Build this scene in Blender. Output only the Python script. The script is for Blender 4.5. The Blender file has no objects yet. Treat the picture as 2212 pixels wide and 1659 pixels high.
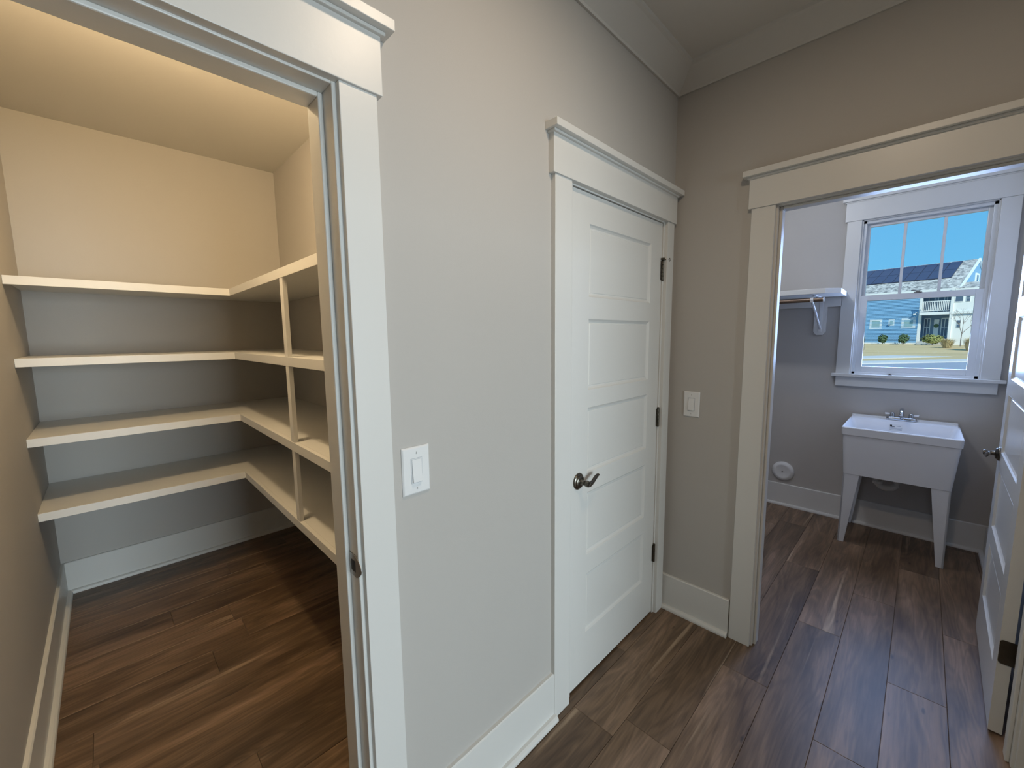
import bpy, bmesh, math, random
from mathutils import Vector, Matrix, noise
random.seed(7)
sc = bpy.context.scene
C = sc.collection
R = math.radians

# ------------------------------------------------------------------ camera
cam = bpy.data.cameras.new('camera'); camo = bpy.data.objects.new('camera', cam); C.objects.link(camo)
CP = Vector((-2.10422, -0.94015, 1.50836))
yaw, pit, rol = 0.788212, 0.115808, -0.010642
f = Vector((math.cos(yaw)*math.cos(pit), math.sin(yaw)*math.cos(pit), -math.sin(pit)))
r = f.cross(Vector((0, 0, 1))).normalized(); u = r.cross(f)
r2 = math.cos(rol)*r + math.sin(rol)*u; u2 = -math.sin(rol)*r + math.cos(rol)*u
camo.matrix_world = Matrix.Translation(CP) @ Matrix((r2, u2, -f)).transposed().to_4x4()
cam.sensor_width = 36; cam.lens = 882.04/2212*36; cam.clip_start = 0.02; cam.clip_end = 600
sc.camera = camo

# ------------------------------------------------------------------ colour management
sc.view_settings.view_transform = 'Standard'; sc.view_settings.look = 'None'
sc.view_settings.exposure = 0.0; sc.view_settings.gamma = 1.0
sc.view_settings.use_curve_mapping = False
# ------------------------------------------------------------------ sky, sun and lights
w = bpy.data.worlds.new('sky'); sc.world = w; w.use_nodes = True
nt = w.node_tree; bg = nt.nodes['Background']
tc = nt.nodes.new('ShaderNodeTexCoord'); sp = nt.nodes.new('ShaderNodeSeparateXYZ')
rp = nt.nodes.new('ShaderNodeValToRGB')
nt.links.new(tc.outputs['Generated'], sp.inputs[0]); nt.links.new(sp.outputs['Z'], rp.inputs[0])
nt.links.new(rp.outputs[0], bg.inputs[0])
rp.color_ramp.elements[0].position = 0.0; rp.color_ramp.elements[0].color = (0.20, 0.62, 0.95, 1)
rp.color_ramp.elements[1].position = 0.6; rp.color_ramp.elements[1].color = (0.07, 0.36, 0.82, 1)
SKY = 1.0
bg.inputs['Strength'].default_value = SKY
sun = bpy.data.lights.new('sun', 'SUN'); so = bpy.data.objects.new('sun', sun); C.objects.link(so)
sun.energy = 4.6; sun.color = (1, 0.93, 0.80); sun.angle = R(0.6)
so.rotation_euler = Vector((0.62, 0.50, -0.62)).to_track_quat('-Z', 'Y').to_euler()

def area(name, loc, direction, sx, sy, power, color, shape='RECTANGLE', spread=180):
    l = bpy.data.lights.new(name, 'AREA'); o = bpy.data.objects.new(name, l); C.objects.link(o)
    l.shape = shape; l.size = sx
    if shape in ('RECTANGLE', 'ELLIPSE'): l.size_y = sy
    l.energy = power; l.color = color; l.spread = R(spread)
    o.location = loc; o.rotation_euler = Vector(direction).to_track_quat('-Z', 'Y').to_euler()
    return o
# daylight falling in through the big window of the room behind the photographer
area('window_daylight', (-1.55, -5.9, 1.40), (0, 1, 0), 1.8, 2.0, 210, (0.78, 0.92, 1.0))
# skylight falling in through the laundry window
area('laundry_window_daylight', (2.046, -0.885, 1.77), (-1, 0, -0.1), 0.62, 1.10, 24, (0.40, 0.57, 1.0))
# ceiling lamps
area('hall_lamp_light', (-1.30, -0.78, 2.715), (0, 0, -1), 0.15, 0.15, 8.8, (1.0, 0.79, 0.58), 'DISK')
def bulb(name, loc, rad, power, color):
    l = bpy.data.lights.new(name, 'POINT'); o = bpy.data.objects.new(name, l); C.objects.link(o)
    l.shadow_soft_size = rad; l.energy = power; l.color = color; o.location = loc
bulb('pantry_lamp_light', (-1.86, 0.85, 2.58), 0.06, 42, (1.0, 0.75, 0.44))
bulb('laundry_lamp_light', (0.88, -0.10, 2.60), 0.05, 17, (0.88, 0.92, 1.0))

# ------------------------------------------------------------------ helpers
def nodes(name):
    m = bpy.data.materials.new(name); m.use_nodes = True
    n = m.node_tree.nodes; return m, n, m.node_tree.links, n['Principled BSDF']
def mat(name, col, rough=0.5, metal=0.0, bump=0.0, bscale=200, var=0.0, vscale=3, spec=0.5, coat=0.0, stretch=None):
    m, n, l, b = nodes(name)
    b.inputs['Base Color'].default_value = (*col, 1); b.inputs['Roughness'].default_value = rough
    b.inputs['Metallic'].default_value = metal; b.inputs['Specular IOR Level'].default_value = spec
    b.inputs['Coat Weight'].default_value = coat; b.inputs['Coat Roughness'].default_value = 0.1
    g = n.new('ShaderNodeNewGeometry'); mp = n.new('ShaderNodeMapping'); l.new(g.outputs['Position'], mp.inputs[0])
    if stretch: mp.inputs['Scale'].default_value = stretch
    t = n.new('ShaderNodeTexNoise'); t.inputs['Scale'].default_value = vscale; t.inputs['Detail'].default_value = 4
    l.new(mp.outputs[0], t.inputs[0])
    mx = n.new('ShaderNodeMix'); mx.data_type = 'RGBA'; l.new(t.outputs[0], mx.inputs[0])
    mx.inputs[6].default_value = tuple(c*(1-var) for c in col)+(1,); mx.inputs[7].default_value = tuple(min(1, c*(1+var)) for c in col)+(1,)
    l.new(mx.outputs[2], b.inputs['Base Color'])
    if bump:
        t2 = n.new('ShaderNodeTexNoise'); t2.inputs['Scale'].default_value = bscale; t2.inputs['Detail'].default_value = 3
        l.new(mp.outputs[0], t2.inputs[0])
        bp = n.new('ShaderNodeBump'); bp.inputs['Strength'].default_value = bump; bp.inputs['Distance'].default_value = 0.002
        l.new(t2.outputs[0], bp.inputs['Height']); l.new(bp.outputs[0], b.inputs['Normal'])
    return m
M = {}
M['wall'] = mat('greige_wall_paint', (0.50, 0.475, 0.44), 0.75, bump=0.12, bscale=350, var=0.015, spec=0.3)
M['ceil'] = mat('ceiling_paint', (0.62, 0.60, 0.56), 0.9, bump=0.1, bscale=250, var=0.01, spec=0.2)
M['trim'] = mat('white_trim_paint', (0.71, 0.70, 0.665), 0.36, bump=0.10, bscale=60, var=0.012, stretch=(1, 1, 1))
M['door'] = mat('white_door_paint', (0.71, 0.70, 0.665), 0.22, bump=0.10, bscale=90, var=0.01, stretch=(1, 1, 0.25))
M['shelf'] = mat('white_shelf_paint', (0.72, 0.71, 0.68), 0.42, bump=0.05, bscale=120, var=0.01)
M['plastic'] = mat('white_plastic', (0.80, 0.80, 0.79), 0.28, var=0.005)
M['tub'] = mat('white_tub_plastic', (0.78, 0.79, 0.80), 0.38, bump=0.1, bscale=500, var=0.01)
M['vinyl'] = mat('white_window_vinyl', (0.76, 0.77, 0.77), 0.25, var=0.005)
M['nickel'] = mat('aged_nickel', (0.17, 0.155, 0.13), 0.30, 1.0, var=0.1, vscale=40)
M['bronze'] = mat('dark_hinge_metal', (0.13, 0.115, 0.09), 0.38, 1.0, var=0.15, vscale=60)
M['steel'] = mat('satin_steel', (0.36, 0.34, 0.31), 0.33, 1.0, var=0.08, vscale=60)
M['chrome'] = mat('chrome', (0.62, 0.64, 0.66), 0.08, 1.0)
M['black'] = mat('black_slot', (0.015, 0.014, 0.013), 0.6)
M['grey_print'] = mat('grey_print', (0.36, 0.39, 0.43), 0.5)
M['rod'] = mat('brown_rod', (0.17, 0.11, 0.07), 0.35, 0.3, var=0.1, vscale=30)
M['pvc'] = mat('white_pvc', (0.72, 0.70, 0.64), 0.35)
M['dark'] = mat('dark_void', (0.02, 0.02, 0.02), 0.9)
m, n, l, b = nodes('lamp_diffuser'); b.inputs['Emission Color'].default_value = (1, 0.8, 0.6, 1); b.inputs['Emission Strength'].default_value = 3; M['lamp'] = m

def glass(name, tint, refl=1.0):
    m, n, l, b = nodes(name); n.remove(b)
    out = n['Material Output']; tr = n.new('ShaderNodeBsdfTransparent'); tr.inputs[0].default_value = (*tint, 1)
    gl = n.new('ShaderNodeBsdfGlossy'); gl.inputs['Roughness'].default_value = 0.02
    fr = n.new('ShaderNodeFresnel'); fr.inputs[0].default_value = 1.45
    mx = n.new('ShaderNodeMixShader'); l.new(fr.outputs[0], mx.inputs[0]); l.new(tr.outputs[0], mx.inputs[1]); l.new(gl.outputs[0], mx.inputs[2])
    l.new(mx.outputs[0], out.inputs[0]); return m
M['glass'] = glass('window_glass', (0.90, 0.96, 0.98))

def wood():
    m, n, l, b = nodes('vinyl_plank_oak')
    g = n.new('ShaderNodeNewGeometry'); oi = n.new('ShaderNodeObjectInfo')
    add = n.new('ShaderNodeVectorMath'); add.operation = 'ADD'
    cx = n.new('ShaderNodeCombineXYZ')
    mu = n.new('ShaderNodeMath'); mu.operation = 'MULTIPLY'; mu.inputs[1].default_value = 60; l.new(oi.outputs['Random'], mu.inputs[0])
    mu2 = n.new('ShaderNodeMath'); mu2.operation = 'MULTIPLY'; mu2.inputs[1].default_value = 37; l.new(oi.outputs['Random'], mu2.inputs[0])
    l.new(mu.outputs[0], cx.inputs[0]); l.new(mu2.outputs[0], cx.inputs[2])
    l.new(g.outputs['Position'], add.inputs[0]); l.new(cx.outputs[0], add.inputs[1])
    def noi(scale, sv, det=5, dist=0.0):
        mp = n.new('ShaderNodeMapping'); mp.inputs['Scale'].default_value = sv; l.new(add.outputs[0], mp.inputs[0])
        t = n.new('ShaderNodeTexNoise'); t.inputs['Scale'].default_value = scale; t.inputs['Detail'].default_value = det
        t.inputs['Distortion'].default_value = dist; l.new(mp.outputs[0], t.inputs[0]); return t, mp
    fine, _ = noi(10, (0.9, 14, 1), 6)
    broad, _ = noi(3.2, (0.42, 3.2, 1), 4, 0.8)
    cath, _ = noi(2.3, (0.55, 4.2, 1), 2, 1.2)
    # cathedral grain: rings of the slow noise
    s1 = n.new('ShaderNodeMath'); s1.operation = 'MULTIPLY'; s1.inputs[1].default_value = 44; l.new(cath.outputs[0], s1.inputs[0])
    s2 = n.new('ShaderNodeMath'); s2.operation = 'SINE'; l.new(s1.outputs[0], s2.inputs[0])
    ra = n.new('ShaderNodeValToRGB'); l.new(broad.outputs[0], ra.inputs[0])
    e = ra.color_ramp.elements
    e[0].position = 0.30; e[0].color = (0.088, 0.052, 0.029, 1); e[1].position = 0.68; e[1].color = (0.255, 0.165, 0.105, 1)
    k = e.new(0.48); k.color = (0.160, 0.100, 0.057, 1)
    def mixm(fac, bcol, kind, amt):
        x = n.new('ShaderNodeMix'); x.data_type = 'RGBA'; x.blend_type = kind
        return x
    # fine grain multiply
    rf = n.new('ShaderNodeMapRange'); l.new(fine.outputs[0], rf.inputs[0]); rf.inputs[1].default_value = 0.3; rf.inputs[2].default_value = 0.7
    rf.inputs[3].default_value = 0.80; rf.inputs[4].default_value = 1.14
    rs = n.new('ShaderNodeMapRange'); l.new(s2.outputs[0], rs.inputs[0]); rs.inputs[1].default_value = -1; rs.inputs[2].default_value = 1
    rs.inputs[3].default_value = 0.80; rs.inputs[4].default_value = 1.10
    ro = n.new('ShaderNodeMapRange'); l.new(oi.outputs['Random'], ro.inputs[0]); ro.inputs[3].default_value = 0.80; ro.inputs[4].default_value = 1.20
    a1 = n.new('ShaderNodeMath'); a1.operation = 'MULTIPLY'; l.new(rf.outputs[0], a1.inputs[0]); l.new(rs.outputs[0], a1.inputs[1])
    a2 = n.new('ShaderNodeMath'); a2.operation = 'MULTIPLY'; l.new(a1.outputs[0], a2.inputs[0]); l.new(ro.outputs[0], a2.inputs[1])
    # knots: sparse dark flecks
    mpk = n.new('ShaderNodeMapping'); mpk.inputs['Scale'].default_value = (2.2, 7.5, 1); l.new(add.outputs[0], mpk.inputs[0])
    vk = n.new('ShaderNodeTexVoronoi'); vk.inputs['Scale'].default_value = 1.5; l.new(mpk.outputs[0], vk.inputs[0])
    kn = n.new('ShaderNodeMapRange'); l.new(vk.outputs['Distance'], kn.inputs[0]); kn.inputs[1].default_value = 0.035; kn.inputs[2].default_value = 0.085
    kn.inputs[3].default_value = 0.30; kn.inputs[4].default_value = 1.0
    a3 = n.new('ShaderNodeMath'); a3.operation = 'MULTIPLY'; l.new(a2.outputs[0], a3.inputs[0]); l.new(kn.outputs[0], a3.inputs[1])
    stk, _ = noi(2.0, (0.30, 9.0, 1), 2, 0.3)
    sr_ = n.new('ShaderNodeMapRange'); l.new(stk.outputs[0], sr_.inputs[0]); sr_.inputs[1].default_value = 0.66; sr_.inputs[2].default_value = 0.72
    sr_.inputs[3].default_value = 0.0; sr_.inputs[4].default_value = 0.8
    pm_ = n.new('ShaderNodeMix'); pm_.data_type = 'RGBA'; l.new(sr_.outputs[0], pm_.inputs[0]); l.new(ra.outputs[0], pm_.inputs[6]); pm_.inputs[7].default_value = (0.36, 0.26, 0.17, 1)
    vm = n.new('ShaderNodeVectorMath'); vm.operation = 'SCALE'; l.new(pm_.outputs[2], vm.inputs[0]); l.new(a3.outputs[0], vm.inputs['Scale'])
    l.new(vm.outputs[0], b.inputs['Base Color'])
    b.inputs['Roughness'].default_value = 0.42; b.inputs['Specular IOR Level'].default_value = 0.5
    bp = n.new('ShaderNodeBump'); bp.inputs['Strength'].default_value = 0.18; bp.inputs['Distance'].default_value = 0.001
    l.new(fine.outputs[0], bp.inputs['Height']); l.new(bp.outputs[0], b.inputs['Normal'])
    return m
M['wood'] = wood()

def wpos(o):
    v = Vector((0, 0, 0))
    while o: v += Vector(o.location); o = o.parent
    return v
def link(name, me, mt, parent=None, kind=None, label=None, bevel=0, smooth=False, local=False, seg=2):
    o = bpy.data.objects.new(name, me); C.objects.link(o)
    if mt: me.materials.clear(); me.materials.append(M[mt] if isinstance(mt, str) else mt)
    if parent is not None:
        if not local:
            me.transform(Matrix.Translation(-wpos(parent)))
        o.parent = parent
    if kind: o['kind'] = kind
    if label: o['label'] = label
    if smooth:
        for p in me.polygons: p.use_smooth = True
    if bevel:
        md = o.modifiers.new('bevel', 'BEVEL'); md.width = bevel; md.segments = seg; md.limit_method = 'ANGLE'; md.angle_limit = R(40)
        md.harden_normals = False
    return o
class B:
    """collects shapes and links them as one mesh"""
    def __init__(s): s.v = []; s.f = []
    def box(s, x0, x1, y0, y1, z0, z1):
        x0, x1 = min(x0, x1), max(x0, x1); y0, y1 = min(y0, y1), max(y0, y1); z0, z1 = min(z0, z1), max(z0, z1)
        k = len(s.v)
        s.v += [(x0,y0,z0),(x1,y0,z0),(x1,y1,z0),(x0,y1,z0),(x0,y0,z1),(x1,y0,z1),(x1,y1,z1),(x0,y1,z1)]
        s.f += [tuple(k+i for i in q) for q in ((0,3,2,1),(4,5,6,7),(0,1,5,4),(1,2,6,5),(2,3,7,6),(3,0,4,7))]
        return s
    def prism(s, pts, vec):
        """extrude a planar polygon (3-D points) along vec"""
        k = len(s.v); n_ = len(pts); vec = Vector(vec)
        nrm = Vector((0, 0, 0)); P = [Vector(p) for p in pts]
        for i in range(n_): nrm += P[i].cross(P[(i+1) % n_])
        if nrm.dot(vec) > 0: P.reverse()
        s.v += [tuple(p) for p in P] + [tuple(p+vec) for p in P]
        s.f.append(tuple(range(k, k+n_))); s.f.append(tuple(range(k+2*n_-1, k+n_-1, -1)))
        for i in range(n_):
            j = (i+1) % n_; s.f.append((k+j, k+i, k+n_+i, k+n_+j))
        return s
    def loft(s, rings, caps=True):
        k = len(s.v); m_ = len(rings[0])
        for rg in rings: s.v += [tuple(p) for p in rg]
        for i in range(len(rings)-1):
            for j in range(m_):
                a = k+i*m_+j; b_ = k+i*m_+(j+1) % m_
                s.f.append((a, b_, b_+m_, a+m_))
        if caps:
            s.f.append(tuple(range(k+m_-1, k-1, -1))); e_ = k+(len(rings)-1)*m_; s.f.append(tuple(range(e_, e_+m_)))
        return s
    def tube(s, pts, rad, seg=12, flat=(1, 1), up=(0, 0, 1)):
        P = [Vector(p) for p in pts]; rings = []
        if not hasattr(rad, '__len__'): rad = [rad]*len(P)
        for i, p in enumerate(P):
            t = (P[min(i+1, len(P)-1)]-P[max(i-1, 0)]).normalized()
            upv = Vector(up)
            if abs(t.dot(upv)) > 0.98: upv = Vector((1, 0, 0)) if abs(t.x) < 0.9 else Vector((0, 1, 0))
            a = t.cross(upv).normalized(); b_ = a.cross(t)
            rings.append([p + (a*math.cos(q)*flat[0] + b_*math.sin(q)*flat[1])*rad[i] for q in [2*math.pi*j/seg for j in range(seg)]])
        return s.loft(rings)
    def lathe(s, origin, axis, prof, seg=32):
        """prof: list of (radius, height along axis)"""
        o_ = Vector(origin); ax = Vector(axis).normalized()
        a = ax.orthogonal().normalized(); b_ = ax.cross(a)
        rings = [[o_ + ax*h + (a*math.cos(q)+b_*math.sin(q))*max(rr, 1e-4) for q in [2*math.pi*j/seg for j in range(seg)]] for rr, h in prof]
        return s.loft(rings)
    def build(s, name, mt, parent=None, **kw):
        me = bpy.data.meshes.new(name); me.from_pydata([tuple(v) for v in s.v], [], s.f); 
        bm = bmesh.new(); bm.from_mesh(me); bmesh.ops.recalc_face_normals(bm, faces=bm.faces); bm.to_mesh(me); bm.free()
        return link(name, me, mt, parent, **kw)
def empty(name, loc=(0, 0, 0), label=None, cat=None, group=None, kind=None, rz=0):
    o = bpy.data.objects.new(name, None); C.objects.link(o); o.location = loc; o.rotation_euler = (0, 0, rz); o.empty_display_size = 0.1
    if label: o['label'] = label
    if cat: o['category'] = cat
    if group: o['group'] = group
    if kind: o['kind'] = kind
    return o
def tag(o, label, cat, group=None):
    o['label'] = label; o['category'] = cat
    if group: o['group'] = group
    return o
def smooth_angle(o, deg=35):
    me = o.data
    for p in me.polygons: p.use_smooth = True
    bm = bmesh.new(); bm.from_mesh(me)
    for e in bm.edges:
        if len(e.link_faces) == 2: e.smooth = e.calc_face_angle(0) < R(deg)
        else: e.smooth = False
    bm.to_mesh(me); bm.free(); return o

# ================================================================== THE SETTING
CH = 2.74          # ceiling height
T = 0.115          # wall thickness
YE = -6.0; XW = -6.0
# openings
PXL, PXR = -2.345, -1.708      # pantry opening
CXL, CXR = -0.850, -0.109      # closet opening
LYR, LYL = -1.262, -0.458      # laundry opening in y
HZ = 2.052
# wall with the pantry and closet doors
w1 = B()
w1.box(XW-.2, PXL-.02, 0, T, 0, CH).box(PXL-.02, PXR+.02, 0, T, HZ+.02, CH).box(PXR+.02, CXL-.02, 0, T, 0, CH)
w1.box(CXL-.02, CXR+.02, 0, T, HZ+.02, CH).box(CXR+.02, T, 0, T, 0, CH)
w1.build('wall_left', 'wall', kind='structure')
w2 = B()
w2.box(0, T, YE-.2, LYR-.02, 0, CH).box(0, T, LYR-.02, LYL+.02, HZ+.02, CH).box(0, T, LYL+.02, 0, 0, CH).box(0, T, T, 2.72, 0, CH)
w2.build('wall_end', 'wall', kind='structure')
WX = 2.05; WY0, WY1, WZ0, WZ1 = -1.222, -0.548, 1.185, 2.352
w3 = B()
w3.box(WX, WX+.16, -1.6, WY0, -.3, 2.9).box(WX, WX+.16, WY1, 1.75, -.3, 2.9).box(WX, WX+.16, WY0, WY1, -.3, WZ0).box(WX, WX+.16, WY0, WY1, WZ1, 2.9)
w3.build('wall_window', 'wall', kind='structure')
B().box(T, WX, -1.345-T, -1.345, 0, CH).build('wall_laundry_right', 'wall', kind='structure')
B().box(T, WX, 1.6, 1.6+T, 0, CH).build('wall_laundry_left', 'wall', kind='structure')
B().box(-2.40-T, -2.40, T, 2.72, 0, CH).build('wall_pantry_left', 'wall', kind='structure')
B().box(-2.40-T, 0, 2.59, 2.72, 0, CH).build('wall_pantry_back', 'wall', kind='structure')
B().box(-1.09, -1.09+T, T, 2.59, 0, CH).build('wall_pantry_right', 'wall', kind='structure')
# room behind the photographer
B().box(XW-.2, XW, YE-.2, 0, 0, CH).build('wall_rear', 'wall', kind='structure')
wb = B(); wb.box(XW-.2, -2.5, YE-.2, YE, 0, CH).box(-.6, 0, YE-.2, YE, 0, CH).box(-2.5, -.6, YE-.2, YE, 0, .35).box(-2.5, -.6, YE-.2, YE, 2.45, CH)
wb.build('wall_behind', 'wall', kind='structure')
wo = B(); wo.box(-.74, 0, -2.32, -2.2, 0, CH).box(-3.0, -.74, -2.32, -2.2, 2.04, CH).box(XW, -3.0, -2.32, -2.2, 0, CH); wo.build('daylight_blocker_wall', 'wall', kind='structure')  # unseen partition added to block part of the daylight on the hall walls
cl = B(); cl.box(XW-.2, WX+.16, YE-.2, 2.72, CH, CH+.12); cl.build('ceiling', 'ceil', kind='structure')
fl = B(); fl.box(XW-.2, WX, YE-.2, 2.72, -.2, -0.006); floor = fl.build('floor', 'wood', kind='structure')

# floor planks: rows along x, one object each
PW = 0.1795; PL = 1.2192; rnd = random.Random(3)
known = {1: -0.77, 2: 0.35, -4: 0.75, -1: 0.372, -2: -0.355, -3: 0.178, 0: -0.217, 11: -1.705, 13: -1.97, 10: -1.86}
cache = {}
def plank_mesh(L, Wd):
    key = (round(L, 3), round(Wd, 3))
    if key in cache: return cache[key]
    h = 0.006; c = 0.0012; g = 0.0004
    x0, x1, y0, y1 = g, L-g, g, Wd-g
    vs = [(x0,y0,-h),(x1,y0,-h),(x1,y1,-h),(x0,y1,-h),(x0,y0,-c),(x1,y0,-c),(x1,y1,-c),(x0,y1,-c),(x0+c,y0+c,0),(x1-c,y0+c,0),(x1-c,y1-c,0),(x0+c,y1-c,0)]
    fs = [(8,9,10,11)]
    for i in range(4):
        j = (i+1) % 4; fs += [(i, j, 4+j, 4+i), (4+i, 4+j, 8+j, 8+i)]
    me = bpy.data.meshes.new('plank'); me.from_pydata(vs, [], fs); me.materials.append(M['wood']); cache[key] = me
    return me
for k in range(-7, 21):
    # row 0 is y in [-0.577,-0.3975]
    y0 = -0.577 + k*PW - 0.0005
    off = known.get(k, rnd.uniform(-3, 2))
    xmin, xmax = -2.55 if y0 > -.1 else -2.75, WX
    if y0 > 1.65: xmax = T
    j = off - PL*math.ceil((off-xmin)/PL)
    while j < xmax:
        a, b_ = max(j, xmin), min(j+PL, xmax)
        if b_-a > 0.03 and y0 < 2.60:
            wd = min(PW, 2.62-y0)
            o = bpy.data.objects.new('plank', plank_mesh(b_-a, wd)); C.objects.link(o); o.location = (a, y0, 0); o.parent = floor
        j += PL

# baseboards with shoe moulding
def base(name, x0, x1, y0, y1, nx, ny, h=0.192):
    """wall line from (x0,y0) to (x1,y1); (nx,ny) points into the room"""
    e = empty(name, kind='structure')
    a = Vector((x0, y0, 0)); d = Vector((x1-x0, y1-y0, 0)); nn = Vector((nx, ny, 0))
    p = [(0, 0), (.015, 0), (.015, h-.004), (.011, h), (0, h)]
    B().prism([a+nn*q+Vector((0, 0, z)) for q, z in p], d).build('board', 'trim', e)
    s_ = [(.015, 0), (.036, 0), (.036, .008), (.033, .015), (.026, .020), (.015, .021)]
    B().prism([a+nn*q+Vector((0, 0, z)) for q, z in s_], d).build('shoe_moulding', 'trim', e)
base('baseboard_hall_left', -1.612, -0.965, 0, 0, 0, -1)
base('baseboard_hall_end', 0, 0, 0, -0.352, -1, 0)
base('baseboard_hall_far', 0, 0, -1.37, -2.2, -1, 0)
base('baseboard_pantry_left', -2.40, -2.40, T, 2.59, 1, 0)
base('baseboard_pantry_back', -2.385, -1.105, 2.59, 2.59, 0, -1)
base('baseboard_pantry_right', -1.09, -1.09, 2.59, T, -1, 0)
base('baseboard_laundry_window', WX, WX, 1.6, -1.345, -1, 0)
base('baseboard_laundry_right', 1.0, WX-.036, -1.345, -1.345, 0, 1)

# crown moulding in the hall
def crown(name, a, d, nn):
    a = Vector(a); d = Vector(d); nn = Vector(nn)
    p = [(0, CH), (0, 2.662), (.010, 2.660), (.014, 2.668), (.095, 2.726), (.108, 2.730), (.112, CH)]
    B().prism([a+nn*q+Vector((0, 0, z)) for q, z in p], d).build(name, 'ceil', kind='structure')
crown('trim_crown_left', (XW, 0, 0), (-XW, 0, 0), (0, -1, 0))
crown('trim_crown_end', (0, 0, 0), (0, -2.2, 0), (-1, 0, 0))

# door casings -------------------------------------------------------
def casing_set(name, axis, face, lo_out, lo_in, hi_in, hi_out, sgn, jlo, jhi, depth, stop0, stop1):
    """axis 'x': wall along x with face at y=face, sgn = room side direction of the normal."""
    e = empty(name, kind='structure')
    def bx(bb, a0, a1, n0, n1, z0, z1):
        # n measured from the wall face towards the room (positive) or into the wall (negative)
        n0, n1 = face+sgn*n0, face+sgn*n1
        if axis == 'x': bb.box(a0, a1, n0, n1, z0, z1)
        else: bb.box(n0, n1, a0, a1, z0, z1)
        return bb
    HB, HT = 2.057, 2.186
    for a0, a1 in ((lo_out, lo_in), (hi_in, hi_out)):
        if a0 is None or a1 is None: continue
        bx(B(), a0, a1, 0, .018, 0, HB).build('side_casing', 'trim', e, bevel=.0015)
    h0, h1 = lo_out-.015, (hi_out+.012)
    bx(B(), h0, h1, 0, .024, HB, HT).build('head_casing', 'trim', e, bevel=.0015)
    bx(B(), h0-.018, min(h1+.022, -0.003) if name == 'trim_closet' else h1+.022, 0, .052, HT+.004, HT+.028).build('head_cap', 'trim', e, bevel=.0015)
    c0 = B(); q = .008
    bx(c0, h0-q, h1+ (q if name != 'trim_closet' else 0), 0, .034, HT-.004, HT+.004); c0.build('cap_fillet', 'trim', e, bevel=.002)
    jt = .018
    for a0, a1 in ((jlo-jt, jlo), (jhi, jhi+jt)):
        bx(B(), a0, a1, .001, -depth-.001, 0, HZ+jt).build('side_jamb', 'trim', e, bevel=.002)
    bx(B(), jlo, jhi, .001, -depth-.001, HZ, HZ+jt).build('head_jamb', 'trim', e, bevel=.002)
    st = B(); bx(st, jlo, jlo+.011, -stop0, -stop1, 0, HZ); bx(st, jhi-.011, jhi, -stop0, -stop1, 0, HZ); bx(st, jlo+.011, jhi-.011, -stop0, -stop1, HZ-.011, HZ)
    st.build('door_stop', 'trim', e, bevel=.003)
    return e
tp = casing_set('trim_pantry', 'x', 0, PXL-.092, PXL-.006, -1.699, -1.612, -1, PXL, PXR, T, .048, T)
tcl = casing_set('trim_closet', 'x', 0, -.969, -.874, -.101, -.030, -1, -.848, -.111, T, .045, .085)
tl = casing_set('trim_laundry', 'y', 0, -1.352, LYR-.008, -.450, -.358, -1, LYR, LYL, T, .02, .066)
# the laundry side casing of the same opening
e = empty('trim_laundry_inner', kind='structure')
B().box(T, T+.018, LYL+.008, LYL+.095, 0, 2.057).build('side_casing', 'trim', e, bevel=.0015)
B().box(T, T+.022, LYR-.02, LYL+.105, 2.057, 2.186).build('head_casing', 'trim', e, bevel=.0015)
# strike plate on pantry jamb
sb = B()
pts = [(0.052, 0), (0.052, .058), (0.012, .058), (-.004, .050), (-.016, .038), (-.020, .029), (-.016, .020), (-.004, .008), (0.012, 0)]
sb.prism([(PXR-.0005, y+.0, .916+z) for y, z in pts], (-.0018, 0, 0))
stp = sb.build('strike_plate', 'steel', tp, bevel=.0005, label='grey metal latch strike plate')
B().box(PXR-.0030, PXR-.0022, .014, .036, .930, .958).build('latch_hole', 'black', stp)
s2 = B(); s2.lathe((PXR-.002, .043, .946), (-1, 0, 0), [(.004, 0), (.0035, .001), (0, .0012)], 12); s2.build('screw', 'steel', stp)

# ------------------------------------------------------------------ panelled doors
def make_door(name, W_, label):
    """local frame: hinge edge x=0, slab x 0..W, y 0..0.035, front face y=0.035"""
    e = empty(name, kind='structure'); e['label'] = label
    H = 2.036; st = .110; th = .035
    zs = [(0.218, .488), (.573, .849), (.932, 1.206), (1.278, 1.562), (1.648, 1.925)]
    L = B()
    L.box(0, st, 0, th, 0, H); L.box(W_-st, W_, 0, th, 0, H)
    zz = [0]+[q for p in zs for q in p]+[H]
    for i in range(0, len(zz), 2): L.box(st, W_-st, 0, th, zz[i], zz[i+1])
    leaf = L.build('door_leaf', 'door', e, local=True)
    for z0, z1 in zs:
        P = B(); x0, x1 = st, W_-st
        def ring(y, q): return [(x0+q, y, z0+q), (x1-q, y, z0+q), (x1-q, y, z1-q), (x0+q, y, z1-q)]
        P.loft([ring(.0275, .019), ring(.0255, .0165), ring(.0262, .011), ring(.0300, .005), ring(.0352, 0), ring(.018, -.002), ring(-.0002, 0), ring(.0055, .006), ring(.0088, .011), ring(.0095, .0165), ring(.0075, .019)])
        P.build('panel', 'door', e, local=True)
    return e
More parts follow.
